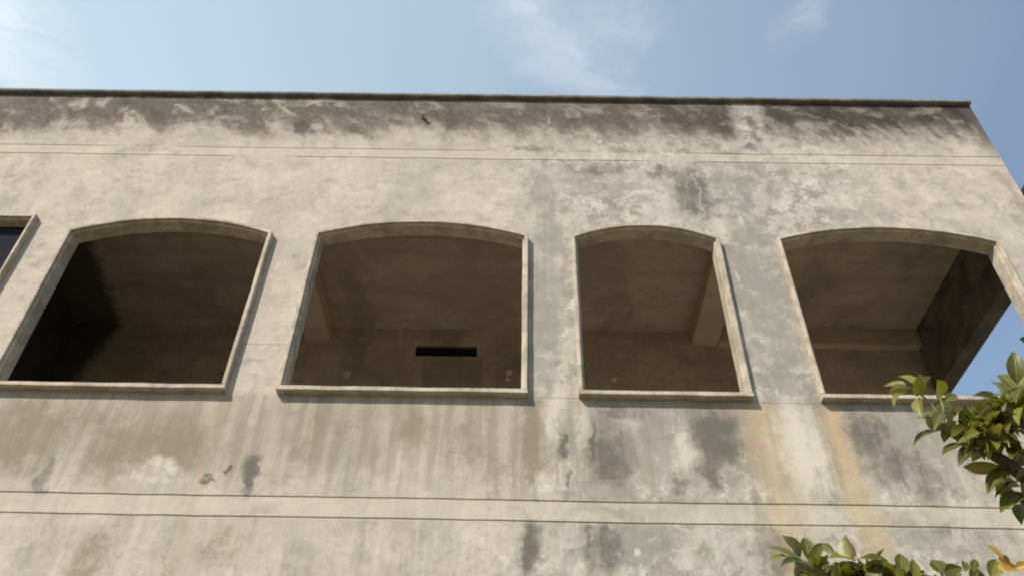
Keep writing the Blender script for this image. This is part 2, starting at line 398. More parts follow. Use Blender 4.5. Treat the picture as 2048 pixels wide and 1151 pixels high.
M = {}
M['wall'] = wall_material()
M['frame'] = plain_plaster('moulded_cement', (0.50, 0.435, 0.34), (0.26, 0.225, 0.172), 7.0, 0.75)
M['inside'] = plain_plaster('unpainted_inner_plaster', (0.58, 0.49, 0.38), (0.37, 0.31, 0.24), 2.2, 0.8, dark_end=True)
M['ceiling'] = plain_plaster('ceiling_plaster', (0.51, 0.44, 0.35), (0.34, 0.29, 0.23), 1.6, 0.8, streak=False, dark_end=True)
M['beam'] = plain_plaster('beam_plaster', (0.56, 0.475, 0.365), (0.42, 0.35, 0.265), 2.0, 0.6, streak=False)
M['side'] = plain_plaster('mottled_grey_plaster', (0.20, 0.185, 0.16), (0.10, 0.095, 0.085), 3.5, 1.0)  # darker, greyer, mottled plaster of the right end wall
M['partition'] = plain_plaster('near_black_plaster', (0.055, 0.055, 0.047), (0.03, 0.033, 0.029), 2.0, 0.7)  # near-black tone for the partition at the left end
M['coping'] = plain_plaster('weathered_coping', (0.22, 0.21, 0.19), (0.10, 0.09, 0.075), 5.0, 0.8, streak=False)
M['floor'] = plain_plaster('cement_floor', (0.58, 0.51, 0.41), (0.44, 0.385, 0.31), 1.5, 0.6, streak=False)
M['roof'] = plain_plaster('roof_screed', (0.30, 0.28, 0.25), (0.18, 0.17, 0.15), 1.5, 0.7, streak=False)
M['void'] = plain_plaster('vent_slot_dark', (0.03, 0.024, 0.02), (0.018, 0.015, 0.012), 4.0, 0.6)  # shade inside the vent slot, put into the colour of backing and slats
M['door'] = plain_plaster('dull_painted_board', (0.38, 0.33, 0.265), (0.28, 0.24, 0.19), 3.0, 0.6)
M['boxp'] = plain_plaster('pale_box_plaster', (0.68, 0.59, 0.47), (0.50, 0.43, 0.34), 6.0, 0.5, streak=False)
M['pipe'] = plain_plaster('old_plastic_pipe', (0.50, 0.44, 0.36), (0.32, 0.27, 0.22), 20.0, 0.6, streak=False)
M['bark'] = plain_plaster('bark', (0.13, 0.105, 0.065), (0.07, 0.055, 0.035), 18.0, 0.8, bump=0.6)
M['twig'] = plain_plaster('green_twig', (0.26, 0.25, 0.11), (0.17, 0.16, 0.07), 25.0, 0.7, bump=0.3)


def glass_material():
    m, t = material('dark_window_glass')
    co = t.n('ShaderNodeTexCoord').outputs['Object']
    a = t.noise(co, 3.0, 4.0, 0.6)
    t.surface(t.mix(a, (0.014, 0.016, 0.022), (0.028, 0.03, 0.036)), 0.04, None, spec=0.03)
    return m


M['glass'] = glass_material()


def ground_material():
    m, t = material('dry_earth')
    co = t.n('ShaderNodeTexCoord').outputs['Object']
    a = t.noise(co, 0.35, 6.0, 0.6)
    b = t.noise(co, 6.0, 6.0, 0.65)
    c = t.mix(t.mapr(a, 0.4, 0.62), (0.19, 0.15, 0.11), (0.125, 0.125, 0.07))
    c = t.mix(t.math('MULTIPLY', t.mapr(b, 0.52, 0.35), 0.6), c, (0.10, 0.08, 0.055))
    t.surface(c, 0.95, b, 0.5, 0.02, 0.2)
    return m


M['ground'] = ground_material()


def leaf_material(name, young, old, under, trans):
    m, t = material(name)
    at = t.n('ShaderNodeAttribute', attribute_name='leaf')
    f = t.sep(at.outputs['Vector'])               # x: tone, y: across, z: along
    co = t.n('ShaderNodeTexCoord').outputs['Object']
    c = t.mix(f[0], old, young)
    blot = t.noise(co, 60.0, 4.0, 0.6)
    c = t.mix(t.math('MULTIPLY', t.mapr(blot, 0.45, 0.65), 0.3), c, t.mix(1.0, c, (1.25, 1.15, 0.7), 'MULTIPLY'))
    rib = t.mapr(t.math('ABSOLUTE', f[1]), 0.10, 0.03)
    vein = t.math('MULTIPLY', t.mapr(t.math('FRACT', t.math('ADD', t.math('MULTIPLY', f[2], 8.0), t.math('MULTIPLY', t.math('ABSOLUTE', f[1]), -1.6))), 0.16, 0.0), 0.25)
    c = t.mix(t.math('MAXIMUM', t.math('MULTIPLY', rib, 0.6), vein), c, t.mix(0.5, young, (0.34, 0.36, 0.14)))
    geo = t.n('ShaderNodeNewGeometry')
    c = t.mix(t.math('MULTIPLY', geo.outputs['Backfacing'], 0.75), c, under)
    b = t.n('ShaderNodeBsdfPrincipled')
    t.put(b.inputs['Base Color'], c)
    b.inputs['Roughness'].default_value = 0.42
    b.inputs['Specular IOR Level'].default_value = 0.4
    bp = t.n('ShaderNodeBump')
    bp.inputs['Strength'].default_value = 0.25
    bp.inputs['Distance'].default_value = 0.002
    t.put(bp.inputs['Height'], t.math('ADD', t.math('MULTIPLY', rib, -1.0), t.math('MULTIPLY', vein, -2.0)))
    t.t.links.new(bp.outputs[0], b.inputs['Normal'])
    tr = t.n('ShaderNodeBsdfTranslucent')
    t.put(tr.inputs[0], t.mix(1.0, c, trans, 'MULTIPLY'))
    mx = t.n('ShaderNodeMixShader')
    mx.inputs[0].default_value = 0.32
    t.t.links.new(b.outputs[0], mx.inputs[1])
    t.t.links.new(tr.outputs[0], mx.inputs[2])
    o = t.n('ShaderNodeOutputMaterial')
    t.t.links.new(mx.outputs[0], o.inputs[0])
    return m


M['leaf'] = leaf_material('glossy_leaf', (0.215, 0.205, 0.03), (0.042, 0.051, 0.010), (0.24, 0.235, 0.09), (1.35, 1.3, 0.5))
M['dryleaf'] = leaf_material('withered_leaf', (0.40, 0.25, 0.04), (0.24, 0.12, 0.03), (0.34, 0.22, 0.07), (1.4, 1.1, 0.5))
M['farleaf'] = leaf_material('tree_leaf', (0.09, 0.11, 0.03), (0.045, 0.062, 0.018), (0.10, 0.12, 0.05), (1.3, 1.4, 0.6))


# ------------------------------------------------------------------ building helpers
def link(name, bm, mat, parent=None, smooth=False, recalc=True):
    me = bpy.data.meshes.new(name)
    if recalc:
        bmesh.ops.recalc_face_normals(bm, faces=bm.faces)
    bm.to_mesh(me)
    bm.free()
    me.materials.append(mat)
    if smooth:
        for p in me.polygons:
            p.use_smooth = True
    o = bpy.data.objects.new(name, me)
    COL.objects.link(o)
    if parent:
        o.parent = parent
    return o


def thing(name, label, cat, loc=(0, 0, 0), group=None):
    o = bpy.data.objects.new(name, None)
    COL.objects.link(o)
    o.location = loc
    o['label'] = label
    o['category'] = cat
    if group:
        o['group'] = group
    return o


def box(bm, x0, x1, y0, y1, z0, z1, bevel=0.0):
    vs = [bm.verts.new((x, y, z)) for x in (x0, x1) for y in (y0, y1) for z in (z0, z1)]
    fs = [(0, 1, 3, 2), (4, 6, 7, 5), (0, 4, 5, 1), (2, 3, 7, 6), (0, 2, 6, 4), (1, 5, 7, 3)]
    faces = [bm.faces.new([vs[i] for i in f]) for f in fs]
    if bevel:
        es = list({e for f in faces for e in f.edges})
        bmesh.ops.bevel(bm, geom=es, offset=bevel, segments=2, affect='EDGES')
    return vs


def box_obj(name, mat, parent, *dims, bevel=0.0):
    bm = bmesh.new()
    box(bm, *dims, bevel=bevel)
    return link(name, bm, mat, parent)


def fbm(x, z, s):
    return noise.fractal(Vector((x * s, 3.7, z * s)), 1.0, 2.0, 4)


# ------------------------------------------------------------------ ground
bm = bmesh.new()
S = 2500.0
for v_ in ((-S, -S), (S, -S), (S, S), (-S, S)):
    bm.verts.new((v_[0], v_[1], 0.0))
bm.faces.new(bm.verts)
ground = link('ground', bm, M['ground'])
ground['kind'] = 'structure'

# ------------------------------------------------------------------ the building
XL, XR, YB = -9.0, 4.19, 7.0
TH = 0.085                                      # thickness of the front wall
Z_TOP = 8.213
Z_CEIL = 7.10
LINES = ((3.951, 0.010, 'low'), (4.086, 0.010, 'low'), (7.341, 0.009, 'up'), (7.458, 0.008, 'up'))
FW = 0.043                                      # face width of the mouldings
PROJ = 0.052                                    # how far they stand out
SILL = 4.873
# inner clear openings: left, right, springing, crown
WINDOWS = [
    (-5.36, -3.913, 6.464, 6.464, 'flat topped window moulding with a glazed pane'),
    (-3.512, -1.986, 6.317, 6.464, None),
    (-1.562, 0.024, 6.324, 6.462, None),
    (0.450, 1.520, 6.324, 6.457, None),
    (2.056, 3.702, 6.327, 6.467, None),
]

house = thing('abandoned_building', 'weathered two storey plaster building with empty arched openings and mould along its parapet', 'building')


def arch_z(win, x, grow=0.0):
    l, r, zs, zc_ = win[:4]
    if zc_ - zs < 1e-4:
        return zs + grow
    h = (r - l) / 2
    rise = zc_ - zs
    rad = (h * h + rise * rise) / (2 * rise)
    cx = (l + r) / 2
    d = min(abs(x - cx), h)
    return zc_ - rad + math.sqrt(rad * rad - d * d) + grow


# front wall: one strip per short stretch of x, with real grooves and openings
GR = 0.024                                      # the wall opening is this much larger than the clear one
xs = set()
n_ = int((XR - XL) / 0.055)
for i in range(n_ + 1):
    xs.add(round(XL + (XR - XL) * i / n_, 4))
edges_of = []
for wn_ in WINDOWS:
    a, b = round(wn_[0] - GR, 4), round(wn_[1] + GR, 4)
    edges_of.append((a, b))
    xs = {x for x in xs if abs(x - a) > 0.012 and abs(x - b) > 0.012}
    xs |= {a, b}
xs = sorted(xs)


def groove_rows(x, which):
    rows = []
    for zl, wd, kind in LINES:
        if kind != which:
            continue
        zz = zl + 0.006 * noise.noise(Vector((x * 0.7, zl, 1.0))) + 0.0025 * noise.noise(Vector((x * 5, zl, 2.0)))
        if kind == 'low':
            dp = max(0.003, 0.009 + 0.011 * noise.noise(Vector((x * 1.3, zl, 4.0))))
        else:
            dp = 0.006 + 0.016 * noise.noise(Vector((x * 1.1, zl * 3, 5.0)))
            dp = max(0.0006, min(dp, 0.012))
        rows += [(zz - wd / 2, 0.0), (zz - wd / 2 + 0.001, dp), (zz + wd / 2 - 0.001, dp), (zz + wd / 2, 0.0)]
    return rows


bm = bmesh.new()


def quad(pts):
    bm.faces.new([bm.verts.new(p) for p in pts])


def strip(xa, xb, ra, rb):
    for k in range(len(ra) - 1):
        quad([(xa, ra[k][1], ra[k][0]), (xb, rb[k][1], rb[k][0]), (xb, rb[k + 1][1], rb[k + 1][0]), (xa, ra[k + 1][1], ra[k + 1][0])])
    quad([(xa, TH, ra[0][0]), (xa, TH, ra[-1][0]), (xb, TH, rb[-1][0]), (xb, TH, rb[0][0])])


ZS = SILL - 0.02
for i in range(len(xs) - 1):
    xa, xb = xs[i], xs[i + 1]
    win = None
    for wn_, (a, b) in zip(WINDOWS, edges_of):
        if xa >= a - 1e-6 and xb <= b + 1e-6:
            win = wn_
    lowa = [(0.0, 0.0)] + groove_rows(xa, 'low') + [(ZS, 0.0)]
    lowb = [(0.0, 0.0)] + groove_rows(xb, 'low') + [(ZS, 0.0)]
    za = arch_z(win, xa, GR) if win else 6.36
    zb = arch_z(win, xb, GR) if win else 6.36
    upa = [(za, 0.0)] + groove_rows(xa, 'up') + [(Z_TOP, 0.0)]
    upb = [(zb, 0.0)] + groove_rows(xb, 'up') + [(Z_TOP, 0.0)]
    strip(xa, xb, lowa, lowb)
    strip(xa, xb, upa, upb)
    if win:
        quad([(xa, 0, ZS), (xa, TH, ZS), (xb, TH, ZS), (xb, 0, ZS)])
        quad([(xa, 0, za), (xb, 0, zb), (xb, TH, zb), (xa, TH, za)])
    else:
        strip(xa, xb, [(ZS, 0.0), (za, 0.0)], [(ZS, 0.0), (zb, 0.0)])
    quad([(xa, 0, Z_TOP), (xb, 0, Z_TOP), (xb, TH, Z_TOP), (xa, TH, Z_TOP)])
for wn_, (a, b) in zip(WINDOWS, edges_of):
    for e in (a, b):
        quad([(e, 0, ZS), (e, TH, ZS), (e, TH, arch_z(wn_, e, GR)), (e, 0, arch_z(wn_, e, GR))])
for e in (XL, XR):
    quad([(e, 0, 0), (e, TH, 0), (e, TH, Z_TOP), (e, 0, Z_TOP)])
bmesh.ops.remove_doubles(bm, verts=bm.verts, dist=0.0002)
front = link('front_wall', bm, M['wall'], house)

# coping along the parapet, a little uneven, with a drip edge
def coping_mesh(p0, p1, out, zb):
    bm = bmesh.new()
    d = (p1 - p0)
    L = d.length
    d.normalize()
    n = 90
    prof = [(-0.036, 0.004), (-0.042, 0.012), (-0.040, 0.038), (-0.030, 0.046), (0.16, 0.053), (0.165, 0.0), (-0.030, 0.0)]
    rings = []
    for i in range(n + 1):
        p = p0 + d * (L * i / n)
        ring = []
        for k, (o, h) in enumerate(prof):
            j = 0.004 * noise.noise(Vector((p.x * 3 + k, p.y * 3, h * 40)))
            ring.append(bm.verts.new((p.x - out.x * o, p.y - out.y * o, zb + h + (j if h > 0.003 else 0)) if False else
                                     (p.x + out.x * -o, p.y + out.y * -o, zb + h + (j if h > 0.003 else 0))))
        rings.append(ring)
    for i in range(n):
        for k in range(len(prof)):
            k2 = (k + 1) % len(prof)
            bm.faces.new((rings[i][k], rings[i + 1][k], rings[i + 1][k2], rings[i][k2]))
    bm.faces.new(rings[0])
    bm.faces.new(list(reversed(rings[-1])))
    return bm


link('coping', coping_mesh(Vector((XL, 0, 0)), Vector((XR + 0.002, 0, 0)), Vector((0, -1, 0)), Z_TOP + 0.003), M['coping'], house)
link('coping', coping_mesh(Vector((XR - 0.041, 0.17, 0)), Vector((XR - 0.041, YB, 0)), Vector((1, 0, 0)), Z_TOP + 0.003), M['coping'], house)


# mouldings round the openings
def moulding(win, seed):
    l, r, zs, zc_ = win[:4]
    pts = [(l, SILL + 0.002)]
    for k in range(1, 9):
        pts.append((l, SILL + (zs - SILL) * k / 8))
    n = 28
    for k in range(1, n):
        x = l + (r - l) * k / n
        pts.append((x, arch_z(win, x)))
    pts.append((r, zs))
    for k in range(7, -1, -1):
        pts.append((r, SILL + 0.002 * (k == 0) + (zs - SILL) * k / 8))
    prof = [(0.0, TH - 0.001), (0.0, -0.022), (0.003, -0.026), (0.013, -0.027), (0.016, -PROJ + 0.003), (0.019, -PROJ), (FW - 0.005, -PROJ), (FW, -PROJ + 0.006), (FW, 0.02)]
    bm = bmesh.new()
    rings = []
    N = len(pts)
    for i, (x, z) in enumerate(pts):
        def nrm(a, b):
            dx, dz = b[0] - a[0], b[1] - a[1]
            L = math.hypot(dx, dz) or 1
            return Vector((-dz / L, dx / L))
        if i == 0 or i == N - 1:
            nv, sc = Vector((-1 if i == 0 else 1, 0)), 1.0
        else:
            n1, n2 = nrm(pts[i - 1], pts[i]), nrm(pts[i], pts[i + 1])
            nv = (n1 + n2).normalized()
            sc = 1.0 / max(0.5, nv.dot(n1))
        ring = []
        for o, y in prof:
            jx = 0.0035 * noise.noise(Vector((x * 4 + seed, z * 4, o * 30)))
            jy = 0.003 * noise.noise(Vector((x * 5 + seed, z * 5 + 9, o * 30)))
            ring.append(bm.verts.new((x + nv.x * o * sc + (jx if 0 < i < N - 1 else 0), y + (jy if y < 0 else 0), z + nv.y * o * sc + jx * 0.6 * (0 < i < N - 1))))
        rings.append(ring)
    for i in range(N - 1):
        for k in range(len(prof) - 1):
            bm.faces.new((rings[i][k], rings[i + 1][k], rings[i + 1][k + 1], rings[i][k + 1]))
    return bm


def sill_mesh(l, r, seed):
    bm = bmesh.new()
    n = 30
    prof = [(SILL, TH - 0.001), (SILL + 0.002, -0.02), (SILL - 0.001, -PROJ + 0.001), (SILL - 0.005, -PROJ - 0.006), (SILL - 0.033, -PROJ - 0.006), (SILL - 0.037, -PROJ), (SILL - 0.038, 0.02)]
    rings = []
    for i in range(n + 1):
        x = l - FW + 0.001 + (r - l + 2 * FW - 0.002) * i / n
        rings.append([bm.verts.new((x, y + 0.0025 * noise.noise(Vector((x * 5, y * 30, seed))), z + 0.0035 * noise.noise(Vector((x * 4, seed, z * 20))))) for z, y in prof])
    for i in range(n):
        for k in range(len(prof) - 1):
            bm.faces.new((rings[i][k], rings[i][k + 1], rings[i + 1][k + 1], rings[i + 1][k]))
    bm.faces.new(rings[0])
    bm.faces.new(list(reversed(rings[-1])))
    return bm


for i, wn_ in enumerate(WINDOWS):
    fr = link('window_frame', moulding(wn_, i * 7.3), M['frame'], house)
    if wn_[4]:
        fr['label'] = wn_[4]
    link('sill', sill_mesh(wn_[0], wn_[1], i * 3.1), M['frame'], fr)
    if i == 0:
        box_obj('window_pane', M['glass'], fr, wn_[0] + 0.001, wn_[1] - 0.001, 0.052, 0.060, SILL + 0.004, wn_[2] - 0.001)

# floor, ceiling and roof
YC = 2.02                                       # face of the corridor's back wall
box_obj('corridor_floor', M['floor'], house, XL + 0.1, XR - 0.002, TH + 0.001, YB - 0.1, 3.84, 4.0)
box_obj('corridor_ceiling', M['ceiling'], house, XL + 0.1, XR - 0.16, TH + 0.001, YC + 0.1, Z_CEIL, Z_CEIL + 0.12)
box_obj('roof_slab', M['roof'], house, XL + 0.1, XR - 0.15, TH + 0.002, YB - 0.15, Z_CEIL + 0.121, Z_CEIL + 0.3)

# right end wall with its large opening, left end wall, rear wall
bm = bmesh.new()
box(bm, XR - 0.15, XR - 0.001, TH + 0.001, 7.0, 0.0, 3.839)
box(bm, XR - 0.15, XR - 0.001, TH + 0.001, YC, 4.001, SILL - 0.02)
box(bm, XR - 0.15, XR - 0.001, TH + 0.001, 0.42, SILL - 0.02, 6.395)
box(bm, XR - 0.15, XR - 0.001, TH + 0.001, YC, 6.395, Z_TOP)
box(bm, XR - 0.15, XR - 0.001, YC, 7.0, 4.001, Z_TOP)
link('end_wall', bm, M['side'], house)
box_obj('end_wall', M['wall'], house, XL, XL + 0.12, TH + 0.001, YB - 0.12, 0.0, Z_TOP)
box_obj('rear_wall', M['wall'], house, XL, XR - 0.151, YB - 0.12, YB, 0.0, Z_TOP)

# back wall of the corridor with a ventilator slot over a boarded door
bm = bmesh.new()
VX0, VX1, VZ0, VZ1 = -1.030, -0.412, 6.745, 6.892
DX0, DX1, DZ = -0.93, -0.36, 6.69
ya, yb_ = YC, YC + 0.18
box(bm, XL + 0.12, VX0, ya, yb_, 4.0, Z_CEIL + 0.1)
box(bm, VX1, XR - 0.151, ya, yb_, 4.0, Z_CEIL + 0.1)
box(bm, VX0, VX1, ya, yb_, VZ1, Z_CEIL + 0.1)
box(bm, VX0, VX1, ya, yb_, 4.0, VZ0)
bmesh.ops.remove_doubles(bm, verts=bm.verts, dist=0.0002)
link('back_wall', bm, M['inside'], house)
vent = bpy.data.objects.new('ventilator', None)
COL.objects.link(vent)
vent.parent = house
box_obj('vent_backing', M['void'], vent, VX0 + 0.001, VX1 - 0.001, ya + 0.045, ya + 0.065, VZ0 + 0.001, VZ1 - 0.001)
for k in range(2):
    zz = VZ0 + 0.055 + k * 0.045
    box_obj('slat', M['void'], vent, VX0 + 0.002, VX1 - 0.002, ya + 0.018, ya + 0.044, zz, zz + 0.008)
box_obj('door_board', M['door'], house, DX0, DX1, ya - 0.012, ya - 0.0005, 4.005, DZ)

# beams over the corridor, the long beam by the end room
for (a, b, zb_) in ((-2.16, -1.905, 6.91), (1.752, 2.015, 6.925)):
    box_obj('ceiling_beam', M['beam'], house, a, b, TH + 0.002, YC - 0.001, zb_, Z_CEIL - 0.0005, bevel=0.006)
box_obj('wall_beam', M['beam'], house, 2.017, XR - 0.152, YC - 0.10, YC - 0.001, 6.90, Z_CEIL - 0.0005, bevel=0.006)

# dark partition closing the corridor on the left (not quite square to the wall)
bm = bmesh.new()
A, B = Vector((-4.35, TH + 0.002)), Vector((-4.55, YC - 0.001))
vs = []
for z, lean in ((4.001, 0.0), (Z_CEIL - 0.0005, 0.0)):
    vs.append([bm.verts.new((px_ - (lean if j in (1, 2) else 0.0), py_, z)) for j, (px_, py_) in enumerate(((A.x, A.y), (B.x, B.y), (B.x - 0.14, B.y), (A.x - 0.14, A.y)))])
for k in range(4):
    bm.faces.new((vs[0][k], vs[0][(k + 1) % 4], vs[1][(k + 1) % 4], vs[1][k]))
bm.faces.new(vs[0])
bm.faces.new(list(reversed(vs[1])))
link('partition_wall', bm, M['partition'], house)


# small round plastered junction boxes on the back wall
def lathe(bm, prof, origin, axis, seg=16):
    q = axis.to_track_quat('Z', 'Y')
    rings = []
    for rr, h in prof:
        rings.append([bm.verts.new(origin + q @ Vector((rr * math.cos(6.28318 * k / seg), rr * math.sin(6.28318 * k / seg), h))) for k in range(seg)])
    for i in range(len(rings) - 1):
        for k in range(seg):
            bm.faces.new((rings[i][k], rings[i][(k + 1) % seg], rings[i + 1][(k + 1) % seg], rings[i + 1][k]))
    bm.faces.new(rings[-1])
    bm.faces.new(list(reversed(rings[0])))


for x, z, rr in ((-1.678, 6.502, 0.042), (-0.086, 6.551, 0.036), (-0.10, 6.47, 0.022), (0.941, 6.497, 0.036)):
    bm = bmesh.new()
    lathe(bm, [(rr, -0.002), (rr, 0.012), (rr * 0.85, 0.02), (rr * 0.3, 0.022)], Vector((x, YC, z)), Vector((0, -1, 0)))
    link('junction_box', bm, M['boxp'], house)

# a stub of pipe draining the roof
bm = bmesh.new()
ax = Vector((0.05, -1, -0.12)).normalized()
q = ax.to_track_quat('Z', 'Y')
lathe(bm, [(0.017, -0.05), (0.017, 0.055), (0.0195, 0.057), (0.0195, 0.070), (0.013, 0.070), (0.013, 0.03), (0.004, 0.028)], Vector((-0.905, 0.0, 7.925)), ax, 18)
link('drain_pipe', bm, M['pipe'], house, smooth=False)


# ------------------------------------------------------------------ plants
def add_leaf(bm, lay, base, tip, nrm, width, tone, curl=0.12, fold=0.25, droop=0.0):
    d = tip - base
    L = d.length
    d.normalize()
    side = d.cross(nrm).normalized()
    up = side.cross(d).normalized()
    n = 8
    rows = []
    for i in range(n + 1):
        s = i / n
        wv = width * 1.08 * math.sin(math.pi * s ** 0.84) ** 0.95
        if i == 0:
            wv = width * 0.06
        if i == n:
            wv = width * 0.015
        c = base + d * (L * s) + up * (L * (curl * 4 * s * (1 - s)) - droop * L * s * s)
        row = []
        for k in (-2, -1, 0, 1, 2):
            a = k / 2
            wav = 0.05 * width * math.sin(s * 14 + k * 2.1)
            p = c + side * (wv * a) + up * (fold * wv * abs(a) ** 1.4 + wav * abs(a))
            vv = bm.verts.new(p)
            vv[lay] = Vector((tone, a, s))
            row.append(vv)
        rows.append(row)
    for i in range(n):
        for k in range(4):
            bm.faces.new((rows[i][k], rows[i][k + 1], rows[i + 1][k + 1], rows[i + 1][k]))


def new_leaf_bm():
    bm = bmesh.new()
    return bm, bm.verts.layers.float_vector.new('leaf')


def tube(bm, pts, r0, r1, seg=8):
    rings = []
    n = len(pts)
    for i, p in enumerate(pts):
        a = pts[max(0, i - 1)]
        b = pts[min(n - 1, i + 1)]
        qd = (b - a).to_track_quat('Z', 'Y')
        rr = r0 + (r1 - r0) * i / (n - 1)
        rr *= 1 + 0.12 * noise.noise(p * 14)
        rings.append([bm.verts.new(p + qd @ Vector((rr * math.cos(6.28318 * k / seg), rr * math.sin(6.28318 * k / seg), 0))) for k in range(seg)])
    for i in range(n - 1):
        for k in range(seg):
            bm.faces.new((rings[i][k], rings[i][(k + 1) % seg], rings[i + 1][(k + 1) % seg], rings[i + 1][k]))
    bm.faces.new(list(reversed(rings[0])))
    bm.faces.new(rings[-1])


def smooth_path(pts, k=4):
    out = []
    for i in range(len(pts) - 1):
        p0, p1, p2, p3 = pts[max(0, i - 1)], pts[i], pts[i + 1], pts[min(len(pts) - 1, i + 2)]
        for j in range(k):
            t_ = j / k
            out.append(0.5 * ((2 * p1) + (p2 - p0) * t_ + (2 * p0 - 5 * p1 + 4 * p2 - p3) * t_ ** 2 + (3 * p1 - p0 - 3 * p2 + p3) * t_ ** 3))
    out.append(pts[-1])
    return out


def seen(px, py, dist):
    """a point of the garden, found along the line of sight at its own distance"""
    d = F_ + R_ * ((px - 1024) / F_PX) - U_ * ((py - 575.5) / F_PX)
    return CAM_POS + d.normalized() * dist


def frame_px(p):
    d = p - CAM_POS
    z = d.dot(F_)
    if z < 0.05:
        return None
    return (1024 + F_PX * d.dot(R_) / z, 575.5 - F_PX * d.dot(U_) / z)


rnd = random.Random(11)
tree = thing('citrus_tree', 'leafy green citrus tree reaching in from the right, in front of the rightmost arched opening', 'tree', (2.45, -2.75, 0.0))
TB = Vector((2.45, -2.75, 0.0))


def tlink(name, bm, mat, smooth=True, recalc=True):
    for v_ in bm.verts:
        v_.co -= TB
    return link(name, bm, mat, tree, smooth, recalc)


D1, D2 = 2.25, 2.10
fork = Vector((2.28, -2.80, 1.75))
bm = bmesh.new()
tube(bm, smooth_path([TB + Vector((0, 0, -0.05)), TB + Vector((0.02, -0.02, 0.5)), TB + Vector((-0.06, -0.03, 1.1)), fork]), 0.06, 0.04, 12)
tlink('trunk', bm, M['bark'])
up_stem = [fork, Vector((1.9, -2.9, 2.25)), seen(2130, 985, D1), seen(2019, 927, D1), seen(1979, 905, D1), seen(1935, 884, D1 + .02), seen(1885, 856, D1 + .03), seen(1850, 832, D1 + .03)]
lo_stem = [fork, Vector((1.75, -2.85, 2.15)), seen(2060, 1215, D2), seen(1900, 1190, D2), seen(1760, 1170, D2), seen(1660, 1145, D2), seen(1600, 1122, D2), seen(1575, 1110, D2)]
bm = bmesh.new()
tube(bm, smooth_path(up_stem), 0.022, 0.004)
tlink('branch', bm, M['bark'])
bm = bmesh.new()
tube(bm, smooth_path(lo_stem), 0.022, 0.004)
tlink('branch', bm, M['bark'])
for tw in ([(1905, 866), (1868, 815), (1838, 785), (1815, 772)], [(1960, 895), (1978, 860), (2010, 820), (2024, 780), (2030, 750)], [(1995, 915), (2015, 870), (2035, 820)], [(2035, 935), (2050, 900), (2060, 860)], [(2040, 940), (2046, 985), (2050, 1015)], [(1915, 872), (1935, 845), (1950, 825)], [(1885, 856), (1888, 820), (1880, 795)]):
    P_ = [seen(a, b, D1 + 0.01 * i) for i, (a, b) in enumerate(tw)]
    bm = bmesh.new()
    tube(bm, smooth_path(P_), 0.0042, 0.0018, 6)
    tlink('twig', bm, M['twig'])
for tw in ([(1660, 1145), (1640, 1128), (1625, 1115)], [(1760, 1170), (1735, 1140), (1712, 1112)], [(1820, 1178), (1815, 1150), (1806, 1130)], [(1900, 1190), (1890, 1160), (1880, 1140)], [(1990, 1203), (1988, 1165), (2002, 1125)]):
    P_ = [seen(a, b, D2 + 0.01 * i) for i, (a, b) in enumerate(tw)]
    bm = bmesh.new()
    tube(bm, smooth_path(P_), 0.0042, 0.0018, 6)
    tlink('twig', bm, M['twig'])

# the boughs to the right of the view, each with its own side twigs
CROWN, CROWN_LOW = [], []
for tgt in ((2.0, -2.62, 3.05), (2.45, -2.35, 3.3), (2.95, -2.75, 2.95), (2.4, -1.95, 2.75), (2.75, -2.2, 2.6)):
    tv = Vector(tgt)
    mp = fork.lerp(tv, 0.5) + Vector((rnd.uniform(-.1, .1), rnd.uniform(-.1, .1), 0.1))
    path = smooth_path([fork, mp, tv], 6)
    bm = bmesh.new()
    tube(bm, path, 0.02, 0.005, 7)
    tlink('branch', bm, M['bark'])
    for p in path[4:]:
        for _ in range(2):
            e = p + Vector((rnd.uniform(-1, 1), rnd.uniform(-1, 1), rnd.uniform(-.3, .8))).normalized() * rnd.uniform(0.18, 0.3)
            fp = frame_px(e)
            if fp and fp[0] < 2110 and fp[1] < 1220:
                continue
            bm = bmesh.new()
            tube(bm, [p, p.lerp(e, 0.5) + Vector((0, 0, 0.02)), e], 0.004, 0.0018, 5)
            tlink('twig', bm, M['twig'])
            for q_ in (0.45, 0.75, 1.0):
                CROWN.append((p.lerp(e, q_), 0.06))
for st_, out_ in ((up_stem, CROWN), (lo_stem, CROWN_LOW)):
    sp_ = smooth_path(st_)
    for p in sp_[3:12]:
        out_.append((p, 0.09))

